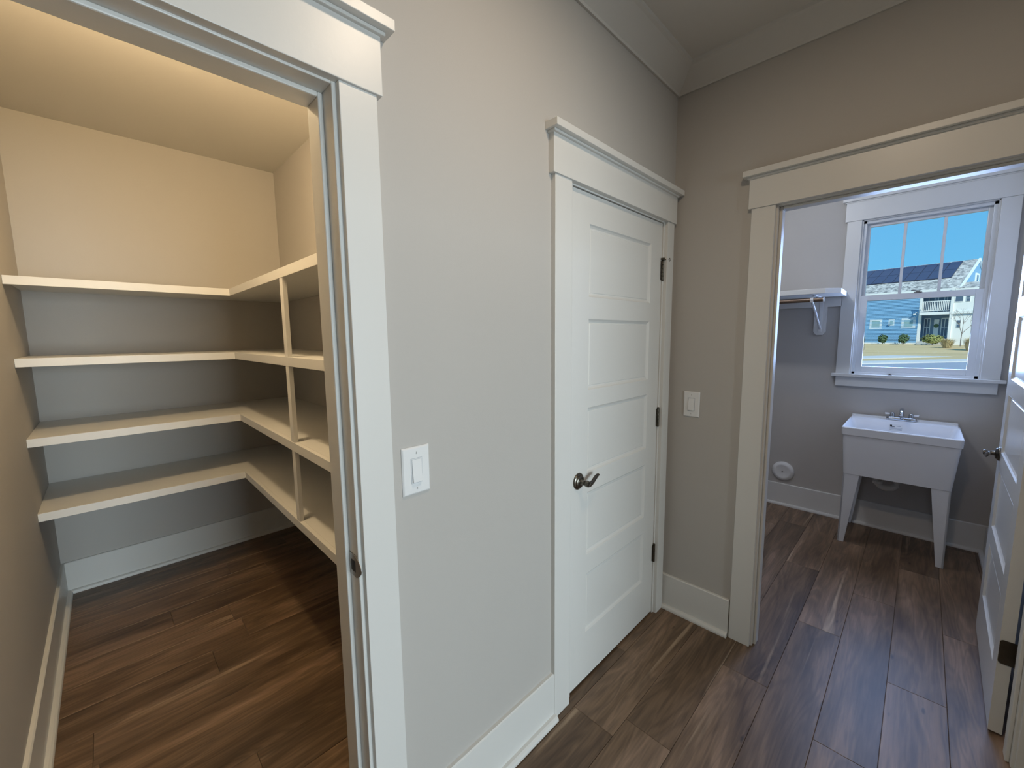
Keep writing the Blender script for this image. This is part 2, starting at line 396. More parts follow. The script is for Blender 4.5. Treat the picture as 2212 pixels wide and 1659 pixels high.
def lever(e, x, z, y0, dr=-1):
    """lever set on face y0 (+y out), lever pointing dr along x"""
    h = B(); h.lathe((x, y0, z), (0, 1, 0), [(.0335, 0), (.0340, .003), (.0320, .006), (.0290, .0075), (.0270, .0085), (.0255, .012), (.0205, .0150), (.0165, .0160), (.0, .0165)], 40)
    rs = smooth_angle(h.build('door_lever', 'nickel', e, local=True), 50)
    n_ = B(); n_.lathe((x, y0+.012, z), (0, 1, 0), [(.0125, 0), (.0122, .004), (.0105, .006), (.0105, .026), (.0125, .028), (.0128, .037), (.0115, .0405), (.0085, .0415), (.0075, .0405), (0, .0405)], 32)
    nk = smooth_angle(n_.build('neck', 'nickel', rs, local=True), 50)
    d_ = B(); P = []; rr = []
    for t, dz, q in ((0, -.002, .8), (.010, -.006, 1.0), (.022, -.0085, 1.0), (.036, -.0055, 1.0), (.050, .001, 1.0), (.064, .0085, .98), (.077, .0130, .82), (.088, .0135, .58), (.096, .0115, .3), (.100, .0095, .1)):
        P.append((x+dr*t, y0+.045-(t*.08), z+dz)); rr.append(.0112*q)
    d_.tube(P, rr, 16, flat=(.5, 1.0))
    smooth_angle(d_.build('handle', 'nickel', rs, local=True), 60)
    k_ = B(); k_.lathe((x, y0+.0518, z), (0, 1, 0), [(.0062, 0), (.0062, .0016), (.005, .0018), (.0, .0018)], 20); k_.build('lock_button', 'bronze', rs, local=True)
# closet door (closed)
d1 = make_door('door_closet', .729, 'closed white five panel closet door in the left wall')
d1.location = (-.114, .039, .012); d1.rotation_euler = (0, 0, math.pi)
# front (room side) is local y=+.035 after mirroring: build handle on the local -? side -> world -y
# rotation by 180 degrees maps local +y to world -y, so the room side is local y=.035
lever(d1, .681, .913, .035, -1)
def hinge_closed(e, z, pin=False):
    h = B()
    for k in range(5):
        h.lathe((-.0015, .0405, z-.044+k*.0178), (0, 0, 1), [(.0055, 0), (.0066, .0006), (.0066, .0166), (.0055, .0172)], 14)
    hh = smooth_angle(h.build('hinge', 'bronze', e, local=True), 50)
    t = B(); t.lathe((-.0015, .0405, z+.045), (0, 0, 1), [(.005, 0), (.0068, .002), (.006, .006), (.003, .008), (0, .008)], 14)
    t.lathe((-.0015, .0405, z-.044), (0, 0, -1), [(.005, 0), (.0066, .002), (.005, .005), (0, .006)], 14); smooth_angle(t.build('pin_cap', 'bronze', hh, local=True))
    lf = B(); lf.box(.003, .0125, .0352, .0372, z-.044, z+.045).box(-.014, -.006, .0352, .0372, z-.044, z+.045); lf.build('leaf_plate', 'steel', hh, local=True)
    if pin:
        s_ = B(); s_.tube([(-.0015, .0405, z+.050), (-.0015, .0405, z+.060)], .008, 12)
        s_.tube([(-.004, .044, z+.054), (-.02, .052, z+.053), (-.036, .056, z+.055)], .0028, 8)
        s_.tube([(-.036, .056, z+.047), (-.043, .056, z+.050), (-.046, .056, z+.056), (-.043, .056, z+.062), (-.037, .056, z+.061)], .0030, 8)
        s_.box(.001, .012, .038, .052, z+.050, z+.060)
        smooth_angle(s_.build('hinge_pin_stop', 'bronze', hh, local=True))
hinge_closed(d1, 1.812, True); hinge_closed(d1, 1.075); hinge_closed(d1, .335)
# laundry door (open)
d2 = make_door('door_laundry', .795, 'white five panel laundry door standing open against the right wall')
d2.location = (.140, -1.2545, .012); d2.rotation_euler = (0, 0, R(-1.2))
lever(d2, .795-.068, .918, .035, -1)
b_ = B()
b_.lathe((.795-.068, 0, .918), (0, -1, 0), [(.0335, 0), (.034, .003), (.026, .012), (.0165, .016), (0, .0165)], 32)
smooth_angle(b_.build('back_rosette', 'nickel', d2, local=True))
for z in (.325, 1.075, 1.812):
    h = B(); pts = []
    for a0, cy, cz in ((0, .024, z+.036), (90, .024, z-.036)):
        for q in range(5):
            an = R(a0+q*22.5); pts.append((-.0012, .024+.010*(math.cos(R(90-0)) if False else math.sin(an) if a0 == 0 else math.sin(an)), cz+.010*math.cos(an)))
    pts += [(-.0012, -.012, z-.046), (-.0012, -.012, z+.046)]
    h.prism(pts, (-.0022, 0, 0))
    hh = h.build('hinge', 'bronze', d2, local=True)
    k = B()
    for q in range(5): k.lathe((-.004, -.0145, z-.044+q*.0178), (0, 0, 1), [(.0055, 0), (.0066, .0006), (.0066, .0166), (.0055, .0172)], 12)
    smooth_angle(k.build('knuckle', 'bronze', hh, local=True))
    # leaf let into the jamb
    lf = B(); lf.box(-.10, -.03, -.0035, -.0020, z-.044, z+.045); lf.build('jamb_leaf', 'bronze', hh, local=True)

# ================================================================== LAUNDRY WINDOW
we = empty('window_laundry', (WX, -.885, 1.19), kind='structure'); we['label'] = 'white double hung laundry window with three lights over one'
X = WX
cas = [('side_casing', (X-.018, X, -1.312, WY0-.003, 1.19, 2.352)), ('side_casing', (X-.018, X, WY1+.003, -.458, 1.19, 2.352)),
       ('head_casing', (X-.024, X, -1.325, -.445, 2.352, 2.492)), ('head_cap', (X-.046, X, -1.340, -.424, 2.496, 2.518)),
       ('stool', (X-.042, X+.03, -1.338, -.432, 1.168, 1.190)), ('apron', (X-.018, X, -1.306, -.460, 1.092, 1.168))]
for nme, q in cas: B().box(*q).build(nme, 'trim', we, bevel=.002)
B().box(X-.03, X, -1.33, -.436, 2.488, 2.496).build('cap_fillet', 'trim', we, bevel=.002)
# reveal lining
lin = B(); lin.box(X-.002, X+.075, WY0-.01, WY0+.006, 1.185, 2.352).box(X-.002, X+.075, WY1-.006, WY1+.01, 1.185, 2.352).box(X-.002, X+.075, WY0, WY1, 2.345, 2.362)
lin.build('reveal_lining', 'trim', we)
fr = B(); f0, f1 = X+.018, X+.10
fr.box(f0, f1, WY0+.004, WY0+.024, 1.188, 2.348).box(f0, f1, WY1-.024, WY1-.004, 1.188, 2.348).box(f0, f1, WY0+.004, WY1-.004, 2.326, 2.348).box(f0, f1, WY0+.004, WY1-.004, 1.186, 1.208)
fr.build('window_frame', 'vinyl', we, bevel=.0015)
def sash(name, x0, x1, z0, z1, bot, top, side):
    s_ = B(); y0, y1 = WY0+.022, WY1-.022
    s_.box(x0, x1, y0, y0+side, z0, z1).box(x0, x1, y1-side, y1, z0, z1).box(x0, x1, y0+side, y1-side, z0, z0+bot).box(x0, x1, y0+side, y1-side, z1-top, z1)
    o = s_.build(name, 'vinyl', we, bevel=.0025)
    g = B(); xm = (x0+x1)/2; g.box(xm-.002, xm+.002, y0+side, y1-side, z0+bot, z1-top); g.build('glass_pane', 'glass', o)
    return o
lo = sash('lower_sash', X+.022, X+.052, 1.208, 1.792, .040, .042, .040)
up = sash('upper_sash', X+.060, X+.090, 1.752, 2.326, .036, .022, .022)
for ym in (-.785, -.987):
    B().box(X+.066, X+.084, ym-.0085, ym+.0085, 1.788, 2.304).build('muntin', 'vinyl', up, bevel=.002)
# blind-stop strip seen above the upper sash
lk = B(); lk.box(X+.014, X+.046, -.905, -.862, 1.792, 1.797).box(X+.022, X+.04, -.895, -.873, 1.797, 1.806)
lk.tube([(X+.03, -.882, 1.803), (X+.018, -.862, 1.808), (X+.014, -.848, 1.808)], .005, 10)
lk.build('sash_lock', 'steel', lo, bevel=.001)
ll = B(); ll.prism([(X-.004, -.79, 1.190), (X-.004, -.765, 1.190), (X-.004, -.7775, 1.1985)], (.02, 0, 0)); ll.build('sill_clip', 'bronze', we)

# ================================================================== SHELF IN LAUNDRY
sh = empty('closet_shelf', (WX, -.45, 1.79), 'white painted shelf with clipped end beside the laundry window', 'shelf')
b_ = B(); b_.prism([(X, -.488, 1.793), (1.665, -.497, 1.793), (1.585, -.415, 1.793), (1.585, 1.598, 1.793), (X, 1.598, 1.793)], (0, 0, .036)); b_.build('board', 'shelf', sh, bevel=.0015)
B().box(X-.018, X, -.463, 1.598, 1.718, 1.792).build('wall_cleat', 'shelf', sh, bevel=.001)
b_ = B(); b_.prism([(X-.018, -.292, 1.720), (X-.018, -.292, 1.520), (X-.018, -.312, 1.494), (X-.018, -.353, 1.494), (X-.018, -.374, 1.520), (X-.018, -.374, 1.720)], (.018, 0, 0)); b_.build('bracket_board', 'shelf', sh, bevel=.001)
rod = B(); rod.tube([(1.625, 1.59, 1.752), (1.625, -.402, 1.752)], .0155, 20); rod = smooth_angle(rod.build('hanging_rod', 'rod', sh, label='brown round hanging rod'))
B().tube([(1.625, -.402, 1.752), (1.625, -.406, 1.752)], .0175, 20).build('end_cap', 'plastic', rod)
br = sh
q = -.336
b_ = B(); b_.box(X-.022, X-.018, q-.011, q+.011, 1.52, 1.79); b_.build('bracket_leg', 'plastic', br, bevel=.0008)
b_ = B(); b_.box(1.70, X-.02, q-.009, q+.009, 1.787, 1.793); b_.build('bracket_arm', 'plastic', br, bevel=.0008)
b_ = B(); b_.tube([(X-.022, q, 1.545), (1.80, q, 1.66), (1.655, q, 1.727), (1.64, q, 1.736)], .0068, 8, flat=(1.3, .8)); b_.build('brace', 'plastic', br)
b_ = B(); b_.tube([(1.70, q, 1.787), (1.66, q, 1.777), (1.645, q, 1.752), (1.632, q, 1.735), (1.612, q, 1.735), (1.604, q, 1.752), (1.606, q, 1.768)], .0045, 8, flat=(2.2, .7)); b_.build('rod_hook', 'plastic', br)

# ================================================================== VENT COVER, OUTLET, SWITCHES
v = B(); v.lathe((X, -.147, .305), (-1, 0, 0), [(.083, 0), (.084, .004), (.079, .016), (.064, .026), (.056, .028), (.052, .0265), (.0, .0262)], 48)
vc = smooth_angle(v.build('vent_cover', 'plastic'), 50); tag(vc, 'round white domed vent cover low on the laundry wall', 'vent cover')
v = B(); v.lathe((X-.0262, -.147, .305), (-1, 0, 0), [(.006, 0), (.006, .002), (.004, .003), (0, .003)], 12); v.build('screw', 'steel', vc)

def plate(name, o, across, out, wd=.084, ht=.130, label='', cat='light switch', group=None, rocker=True):
    """o centre on wall; across = unit vector along wall, out = normal"""
    e = empty(name, o, label, cat, group)
    o, a, nn = Vector(o), Vector(across), Vector(out); z = Vector((0, 0, 1))
    def ring(hw, hh, d, dz=0): return [o+a*sx*hw+z*(sz*hh+dz)+nn*d for sx, sz in ((-1, -1), (1, -1), (1, 1), (-1, 1))]
    B().loft([ring(wd/2, ht/2, 0), ring(wd/2, ht/2, .0025), ring(wd/2-.004, ht/2-.004, .0062)]).build('cover_plate', 'plastic', e, bevel=.0008)
    if rocker:
        B().loft([ring(.0172, .0340, .0060), ring(.0172, .0340, .0066)]).build('surround', 'grey_print', e)
        B().loft([ring(.0163, .0331, .0060), ring(.0163, .0331, .0070)]).build('frame', 'plastic', e)
        k = B(); hw, hh = .0140, .0305
        P = [(-hh, .0078+.0058), (hh, .0078)]
        k.loft([[o+a*sx*hw+z*sz+nn*.006 for sx, sz in ((-1, -hh), (1, -hh), (1, hh), (-1, hh))],
                [o+a*(-hw)+z*(-hh)+nn*.0135, o+a*hw+z*(-hh)+nn*.0135, o+a*hw+z*hh+nn*.0078, o+a*(-hw)+z*hh+nn*.0078]])
        k.build('rocker', 'plastic', e, bevel=.0008)
        B().loft([ring(.0147, .0312, .0069), ring(.0147, .0312, .0072)]).build('gap', 'grey_print', e)
    for s_ in (-1, 1):
        k = B(); k.lathe(o+z*s_*.0485+nn*.0058, nn, [(.0035, 0), (.0034, .0010), (.002, .0016), (0, .0016)], 14)
        sc_ = k.build('screw', 'plastic', e)
        B().loft([[o+z*(s_*.0485+dz)+a*dx+nn*.0076 for dx, dz in ((-.0005, -.003), (.0005, -.003), (.0005, .003), (-.0005, .003))],
                  [o+z*(s_*.0485+dz)+a*dx+nn*.0073 for dx, dz in ((-.0005, -.003), (.0005, -.003), (.0005, .003), (-.0005, .003))]]).build('screw_slot', 'bronze', sc_)
    return e
plate('light_switch', (-1.539, 0, 1.155), (1, 0, 0), (0, -1, 0), label='white rocker light switch beside the pantry doorway')
plate('light_switch', (0, -.126, 1.155), (0, -1, 0), (-1, 0, 0), wd=.080, label='white rocker light switch between closet door and laundry doorway')
plate('wall_outlet', (X, .002, .965), (0, -1, 0), (-1, 0, 0), wd=.072, ht=.116, label='white outlet plate at the left edge of the laundry wall', cat='outlet', rocker=False)

# ================================================================== PANTRY SHELVES
tops = [1.806, 1.431, 1.053, .688]
lab = ['top', 'second', 'third', 'lowest']
yF = 1.985; xF = -1.548
for i, zt in enumerate(tops):
    e = empty('corner_shelf', (-1.6, 2.3, zt-.045), '%s white corner shelf running along the back and right of the pantry' % lab[i], 'shelf')
    b_ = B(); b_.prism([(-2.399, yF+.018, zt-.019), (xF+.018, yF+.018, zt-.019), (xF+.018, T+.003, zt-.019), (-1.091, T+.003, zt-.019), (-1.091, 2.589, zt-.019), (-2.399, 2.589, zt-.019)], (0, 0, .0188))
    b_.build('board', 'shelf', e)
    b_ = B(); b_.prism([(-2.399, yF, zt-.040), (xF, yF, zt-.040), (xF, T+.003, zt-.040), (xF+.018, T+.003, zt-.040), (xF+.018, yF+.018, zt-.040), (-2.399, yF+.018, zt-.040)], (0, 0, .040))
    b_.build('nosing', 'shelf', e, bevel=.0012)
for i in range(3):
    z0, z1 = tops[i+1], tops[i]-.040
    o = B().box(xF+.001, xF+.019, .985, 1.025, z0+.0005, z1-.0005).build('shelf_post', 'shelf', bevel=.001)
    tag(o, ['white upright post between the top and second pantry shelves', 'white upright post between second and third pantry shelves', 'white upright post between third and lowest pantry shelves'][i], 'post')

# ================================================================== UTILITY SINK
sk = empty('utility_sink', (1.76, -.868, 0), 'freestanding white plastic utility sink on tapered legs below the window', 'sink')
yc = -.868
def rr(x0, x1, y0, y1, z, rad, n_=4):
    pts = []
    for cx, cy, a0 in ((x1-rad, y1-rad, 0), (x0+rad, y1-rad, 90), (x0+rad, y0+rad, 180), (x1-rad, y0+rad, 270)):
        for k in range(n_+1):
            a = R(a0+90*k/n_); pts.append((cx+rad*math.cos(a), cy+rad*math.sin(a), z))
    return pts
t = B()
t.loft([rr(1.80, 1.86, -.92, -.86, .565, .02), rr(1.575, 1.90, -1.11, -.628, .560, .05), rr(1.545, 1.93, -1.132, -.604, .80, .03), rr(1.533, 1.942, -1.146, -.590, .853, .022),
        rr(1.531, 1.945, -1.149, -.587, .857, .02), rr(1.520, 2.028, -1.157, -.579, .857, .022), rr(1.516, 2.030, -1.160, -.576, .852, .02), rr(1.518, 2.030, -1.158, -.578, .803, .02),
        rr(1.524, 2.026, -1.152, -.584, .799, .02), rr(1.545, 2.02, -1.132, -.602, .520, .018), rr(1.60, 1.95, -1.10, -.64, .516, .02), rr(1.62, 1.95, -1.05, -.69, .535, .02)])
o = t.build('tub', 'tub', sk, bevel=0); smooth_angle(o, 32)
t = B(); t.prism([(1.945, -1.150, .857), (1.962, -1.150, .866), (2.0, -1.150, .868), (2.0, -1.150, .880), (2.03, -1.150, .880), (2.03, -1.150, .857)], (0, .564, 0)); t.build('back_ledge', 'tub', sk, bevel=.003)
def leg(x0, x1, ya, yb, yc_, yd, side):
    # top spans ya..yb at z .517, foot spans yc_..yd at floor
    th = .012; b_ = B()
    b_.prism([(x0, ya, .519), (x0, yb, .519), (x0+.03 if side > 0 else x0, yd, 0.0), (x0+.03 if side > 0 else x0, yc_, 0.0)], (th*side, 0, 0))
    outer0, outer1 = ya, yc_
    sg = 1 if yb > ya else -1
    b_.prism([(x0, ya, .519), (x0+.09*side, ya, .519), (x0+(.03+.034 if side > 0 else .034*side), yc_, 0), (x0+(.03 if side > 0 else 0), yc_, 0)], (0, th*sg, 0))
    b_.build('leg', 'tub', sk, bevel=.002)
leg(1.548, 0, -.603, -.692, -.598, -.634, 1); leg(1.548, 0, -1.131, -1.042, -1.136, -1.100, 1)
leg(2.008, 0, -.603, -.692, -.598, -.634, -1); leg(2.008, 0, -1.131, -1.042, -1.136, -1.100, -1)
# printed label inside the tub back wall
lb = B(); 
def onback(y0, y1, z0, z1, off):
    xx = lambda z: 1.942-(.853-z)*.2264-.0010-off
    b_ = B(); b_.loft([[(xx(z0), y0, z0), (xx(z0), y1, z0), (xx(z1), y1, z1), (xx(z1), y0, z1)], [(xx(z0)-.0004, y0, z0), (xx(z0)-.0004, y1, z0), (xx(z1)-.0004, y1, z1), (xx(z1)-.0004, y0, z1)]]); return b_
lb = onback(-.880, -.808, .790, .842, 0).build('label_sticker', 'plastic', sk)
onback(-.822, -.811, .824, .836, .0007).build('print_block', 'black', lb); onback(-.836, -.811, .822, .826, .0007).build('print_line', 'black', lb)
for z_ in (.828,): onback(-.868, -.845, z_, z_+.004, .0007).build('print_line', 'grey_print', lb)
for z_ in (.800, .808, .815): onback(-.876, -.811, z_, z_+.003, .0007).build('print_line', 'grey_print', lb)
# faucet
fc = B(); fc.loft([rr(1.966, 2.014, -.947, -.783, .868, .02), rr(1.964, 2.016, -.949, -.781, .874, .02), rr(1.968, 2.012, -.945, -.785, .888, .018), rr(1.974, 2.006, -.939, -.791, .892, .014)])
fa = smooth_angle(fc.build('faucet', 'chrome', sk, label='chrome two handle faucet'), 50)
s_ = B(); s_.tube([(1.992, -.865, .889), (1.992, -.865, .915), (1.988, -.865, .935), (1.970, -.865, .949), (1.94, -.865, .950), (1.905, -.865, .942), (1.885, -.865, .930), (1.880, -.865, .918)], [.017, .015, .014, .0135, .0125, .012, .011, .0105], 16)
smooth_angle(s_.build('spout', 'chrome', fa), 60)
for y_, dr in ((-.815, 1), (-.916, -1)):
    k = B(); k.lathe((1.990, y_, .890), (0, 0, 1), [(.017, 0), (.0175, .004), (.0160, .010), (.0148, .022), (.0135, .028), (.008, .031), (0, .031)], 24); smooth_angle(k.build('valve_cap', 'chrome', fa), 50)
    k = B(); k.prism([(1.986, y_+dr*.012, .906), (1.986, y_+dr*.038, .903), (1.986, y_+dr*.040, .917), (1.986, y_+dr*.012, .914)], (.008, 0, 0)); k.build('lever_handle', 'plastic', fa, bevel=.002)
# trap below
p = B(); p.tube([(1.83, -.880, .57), (1.83, -.880, .44), (1.83, -.875, .415), (1.83, -.855, .392), (1.83, -.825, .385), (1.83, -.795, .392), (1.83, -.775, .415), (1.83, -.770, .445), (1.85, -.768, .458), (1.92, -.768, .462), (2.045, -.768, .465)], .021, 16)
pt = smooth_angle(p.build('drain_trap', 'pvc', sk), 60)
for c_, ax in (((1.83, -.880, .452), (0, 0, 1)), ((1.83, -.778, .410), (0, .1, 1))):
    k = B(); k.lathe(c_, ax, [(.024, 0), (.029, .003), (.029, .020), (.024, .023)], 12); k.build('slip_nut', 'pvc', pt)
k = B(); k.lathe((2.03, -.768, .465), (1, 0, 0), [(.024, 0), (.045, .012), (.046, .0185)], 20); k.build('wall_flange', 'chrome', pt)
k = B()
for y_ in (-.70, -.74): k.tube([(2.0, y_, .86), (2.005, y_, .52), (2.02, y_, .49), (2.045, y_, .48)], .006, 8)
k.build('supply_hose', 'steel', sk, label='grey supply hoses')

# ================================================================== LAMPS (above the frame)
def lamp(loc, rad, label):
    e = empty('ceiling_light', loc, label, 'ceiling light')
    b_ = B(); b_.lathe(loc, (0, 0, 1), [(rad, 0), (rad+.012, .004), (rad+.012, CH-loc[2])], 32); b_.build('housing', 'plastic', e)
    b_ = B(); b_.lathe((loc[0], loc[1], loc[2]+.001), (0, 0, 1), [(rad-.002, 0), (rad-.002, .002)], 32); b_.build('diffuser', 'lamp', e)
lamp((-1.30, -.78, 2.722), .08, 'flat round white ceiling light over the hall')
lamp((-1.86, .85, 2.70), .06, 'small round ceiling lamp base inside the pantry')
lamp((.88, -.10, 2.70), .06, 'small round ceiling lamp base in the laundry')

# ================================================================== OUTSIDE
M['lawn'] = mat('dormant_lawn', (0.60, 0.46, 0.25), 0.95, bump=0.6, bscale=3, var=0.28, vscale=0.6, spec=0.1, stretch=(1, .25, 1))
M['road'] = mat('pale_asphalt', (0.33, 0.36, 0.42), 0.9, var=0.08, vscale=1.5)
M['walk'] = mat('concrete', (0.60, 0.60, 0.58), 0.9, var=0.05, vscale=2)
M['siding'] = mat('blue_siding', (0.20, 0.40, 0.60), 0.7, var=0.03)
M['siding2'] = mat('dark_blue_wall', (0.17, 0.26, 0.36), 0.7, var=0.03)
M['white'] = mat('white_exterior_paint', (0.80, 0.82, 0.80), 0.6)
def shingle():
    m, n, l, b = nodes('grey_shingles')
    g = n.new('ShaderNodeTexCoord'); mp = n.new('ShaderNodeMapping'); mp.inputs['Scale'].default_value = (4.2, 5, 5); l.new(g.outputs['Object'], mp.inputs[0])
    vo = n.new('ShaderNodeTexVoronoi'); vo.inputs['Scale'].default_value = 1.0; l.new(mp.outputs[0], vo.inputs[0])
    ra = n.new('ShaderNodeValToRGB'); l.new(vo.outputs['Color'], ra.inputs[0])
    ra.color_ramp.elements[0].position = .25; ra.color_ramp.elements[0].color = (.22, .22, .21, 1); ra.color_ramp.elements[1].position = .75; ra.color_ramp.elements[1].color = (.62, .60, .55, 1)
    l.new(ra.outputs[0], b.inputs['Base Color']); b.inputs['Roughness'].default_value = .95; return m
M['shingle'] = shingle()
M['solar'] = mat('solar_panel', (0.035, 0.042, 0.085), 0.45, var=0.1)
M['solarback'] = mat('dark_gap_backing', (0.015, 0.018, 0.03), 0.4)
M['hglass'] = mat('house_window_glass', (0.10, 0.14, 0.20), 0.15)
M['hglass2'] = mat('green_tinted_window_glass', (0.28, 0.42, 0.42), 0.2)
M['leaf'] = mat('shrub_leaves', (0.10, 0.17, 0.08), 0.8, var=0.5, vscale=8)
M['leaf2'] = mat('yellow_green_leaves', (0.34, 0.36, 0.12), 0.8, var=0.4, vscale=8)
M['straw'] = mat('dry_grass', (0.62, 0.50, 0.28), 0.9, var=0.2, vscale=10)
M['bark'] = mat('grey_bark', (0.22, 0.19, 0.17), 0.9, var=0.2, vscale=10)
# ground: rises gently from the street to the house
def gz(x, y):
    t = max(0, min(1, (x-44)/16)); return -.50 + .60*t*t*(3-2*t)
gr = B(); NX, NY = 40, 24
k0 = 0
for i in range(NX+1):
    x = 2.3 + (170-2.3)*(i/NX)**1.5
    for j in range(NY+1):
        y = -70+140*j/NY; gr.v.append((x, y, gz(x, y)))
for i in range(NX):
    for j in range(NY):
        a = i*(NY+1)+j; gr.f.append((a, a+NY+1, a+NY+2, a+1))
gr.build('lawn', 'lawn', kind='structure')
def strip(name, mt, p, q, p2, q2, h, base_=-.50, ext=6):
    """slab between line p-q (near edge) and p2-q2 (far edge), lengthened both ways"""
    P, Q, P2, Q2 = [Vector((*v_, base_-.05)) for v_ in (p, q, p2, q2)]
    d = (Q-P); d2 = (Q2-P2)
    B().prism([P-d*ext, Q+d*ext, Q2+d2*ext, P2-d2*ext], (0, 0, h+.05)).build(name, mt, kind='structure')
cd = Vector((6.5, -5.0))          # direction of the street
def off(p, s): 
    n_ = Vector((5.0, 6.5)).normalized(); return (p[0]+n_.x*s, p[1]+n_.y*s)
near, near2 = (31.6, 1.9), (38.1, -3.1)
strip('road', 'road', off(near, -9), off(near2, -9), near, near2, .02)
strip('curb', 'walk', near, near2, (34.4, 1.95), (40.9, -3.05), .10)
strip('sidewalk', 'walk', (39.2, 2.3), (47.5, -3.6), (43.6, 2.6), (53.5, -3.9), .05, -.50)

# the house across the street
S_ = .72
hs = empty('neighbour_house', (65.63, 1.23, .10), 'pale blue two storey house with solar panels and white balcony across the street', 'house', rz=R(-102.13))
def hb(bb, u0, u1, v0, v1, z0, z1): return bb.box(u0*S_, u1*S_, v0*S_, v1*S_, (z0+.45)*S_, (z1+.45)*S_)
def hp(u_, v_, z_): return (u_*S_, v_*S_, (z_+.45)*S_)
def hbuild(bb, name, mt, par=None, **kw): return bb.build(name, mt, par or hs, local=True, **kw)
hbuild(hb(B(), -15, 2.2, .02, 18, -.45, 8.2), 'house_wall', 'siding')
# lap boards on the front
cb = B(); z_ = -.25; kk = 0
while z_ < 8.0:
    u0 = -15
    cb.prism([hp(-15, .02, z_), hp(-15, -.10, z_), hp(-15, -.010, z_+.232), hp(-15, .02, z_+.232)], (17.15*S_, 0, 0)); z_ += .232
hbuild(cb, 'lap_boards', 'siding', kind='stuff')
hbuild(hb(hb(B(), 2.16, 2.48, -.08, .3, -.45, 8.0), -15, 2.2, -.10, .05, -.45, -.2), 'corner_board', 'white')
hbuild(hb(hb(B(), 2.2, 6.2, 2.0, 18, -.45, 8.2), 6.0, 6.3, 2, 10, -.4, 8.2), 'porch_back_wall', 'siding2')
hbuild(hb(B(), 5.95, 11.5, -1, 18, -.45, 8.0), 'side_wing', 'white')
hbuild(hb(B(), 2.48, 8.6, -1.15, 2.0, 4.18, 4.62), 'balcony_floor', 'white')
hbuild(hb(B(), 2.48, 6.1, -1.15, 2.0, -.45, .05), 'porch_floor', 'walk')
hbuild(hb(hb(B(), 2.48, 6.0, -1.1, -1.02, 6.18, 6.30), 2.48, 6.0, -1.1, -1.02, 4.78, 4.88), 'balcony_rail', 'white')
for k in range(17): hbuild(hb(B(), 2.62+k*.196, 2.70+k*.196, -1.1, -1.04, 4.88, 6.18), 'baluster', 'white')
hbuild(hb(B(), 5.85, 6.15, -1.2, -.9, -.4, 8.2), 'porch_post', 'white')
hbuild(hb(B(), 6.2, 9, -1.06, -1.0, 3.95, 4.05), 'painted_band_shadow', 'siding2')  # dark strip painted in for the shadow line below the white band
def hwin(u0, u1, z0, z1, v0, tr, gl='hglass', mul=0, mid=True, name='window'):
    f_ = hbuild(hb(B(), u0-tr, u1+tr, v0-.07, v0+.03, z0-tr, z1+tr*1.15), name, 'white')
    hbuild(hb(B(), u0, u1, v0-.085, v0-.072, z0, z1), 'pane', gl, f_)
    if mul:
        b2 = B()
        for q_ in range(1, mul+1):
            uu = u0+(u1-u0)*q_/(mul+1); hb(b2, uu-.035, uu+.035, v0-.11, v0-.086, z0, z1)
        if mid: hb(b2, u0, u1, v0-.11, v0-.086, (z0+z1)/2-.04, (z0+z1)/2+.04)
        hbuild(b2, 'glazing_bar', 'white', f_)
hwin(-3.66, -2.60, 2.42, 3.46, 0, .30, 'hglass2', 0)
hwin(-1.28, -.90, 2.86, 3.42, 0, .20, 'hglass2')
hwin(.50, 1.57, 2.42, 3.44, 0, .34, 'hglass2')
hwin(2.55, 3.12, .9, 3.62, 2, .10, 'hglass', 1)
hwin(4.52, 5.18, .9, 3.60, 2, .10, 'hglass', 1)
dr_ = hbuild(hb(B(), 3.62, 4.20, 1.9, 2.0, 0, 3.52), 'front_door', 'white')
w_ = B(); w_.lathe(hp(3.92, 1.88, 2.5), (0, -1, 0), [(.30*S_, 0), (.28*S_, .06), (.1*S_, .06), (0, .05)], 16); hbuild(w_, 'wreath', 'leaf', dr_)
hwin(6.72, 7.08, 2.15, 2.62, -1, .03); hwin(6.72, 7.08, 2.74, 3.22, -1, .03)
hwin(6.3, 7.05, 6.05, 6.9, -1, .10); hwin(7.45, 7.78, 6.0, 6.4, -1, .04); hwin(7.45, 7.78, 6.5, 6.9, -1, .04)
for a in (2.8, 3.9, 4.9): hwin(a, a+.6, 4.7, 7.0, 2, .08)
hl = B(); hl.tube([hp(2.0, -.05, 4.55), hp(1.95, -.35, 4.70), hp(1.8, -.5, 4.5)], .035, 8); hb(hl, 1.62, 1.92, -.6, -.3, 4.30, 4.42); hbuild(hl, 'wall_lamp', 'white')
hbuild(hb(B(), -1.45, -1.2, -.3, 0, 2.7, 2.9), 'utility_box', 'siding2')
# roof
rf = B(); E0 = (-.5, 8.10); RG = (10.0, 13.30)
rf.prism([hp(-15.3, E0[0], E0[1]), hp(-15.3, RG[0], RG[1]), hp(-15.3, 20.5, 8.1), hp(-15.3, 20.5, 8.0), hp(-15.3, RG[0], RG[1]-.25), hp(-15.3, E0[0], E0[1]-.12)], (21.75*S_, 0, 0))
roof = hbuild(rf, 'roof', 'shingle')
fs = B(); hb(fs, -15.3, 6.45, -.62, -.5, 7.72, 8.14); hb(fs, -15.3, 6.3, -.5, .05, 7.70, 7.80); hb(fs, 6.2, 12, -1.2, -1.0, 7.65, 7.95); hbuild(fs, 'fascia', 'white')
gb = B(); gb.prism([hp(6.33, -.3, 8.0), hp(6.33, 10, 13.1), hp(6.33, 20.3, 8.0)], (.05, 0, 0)); gable = hbuild(gb, 'gable_wall', 'siding')
rk = B()
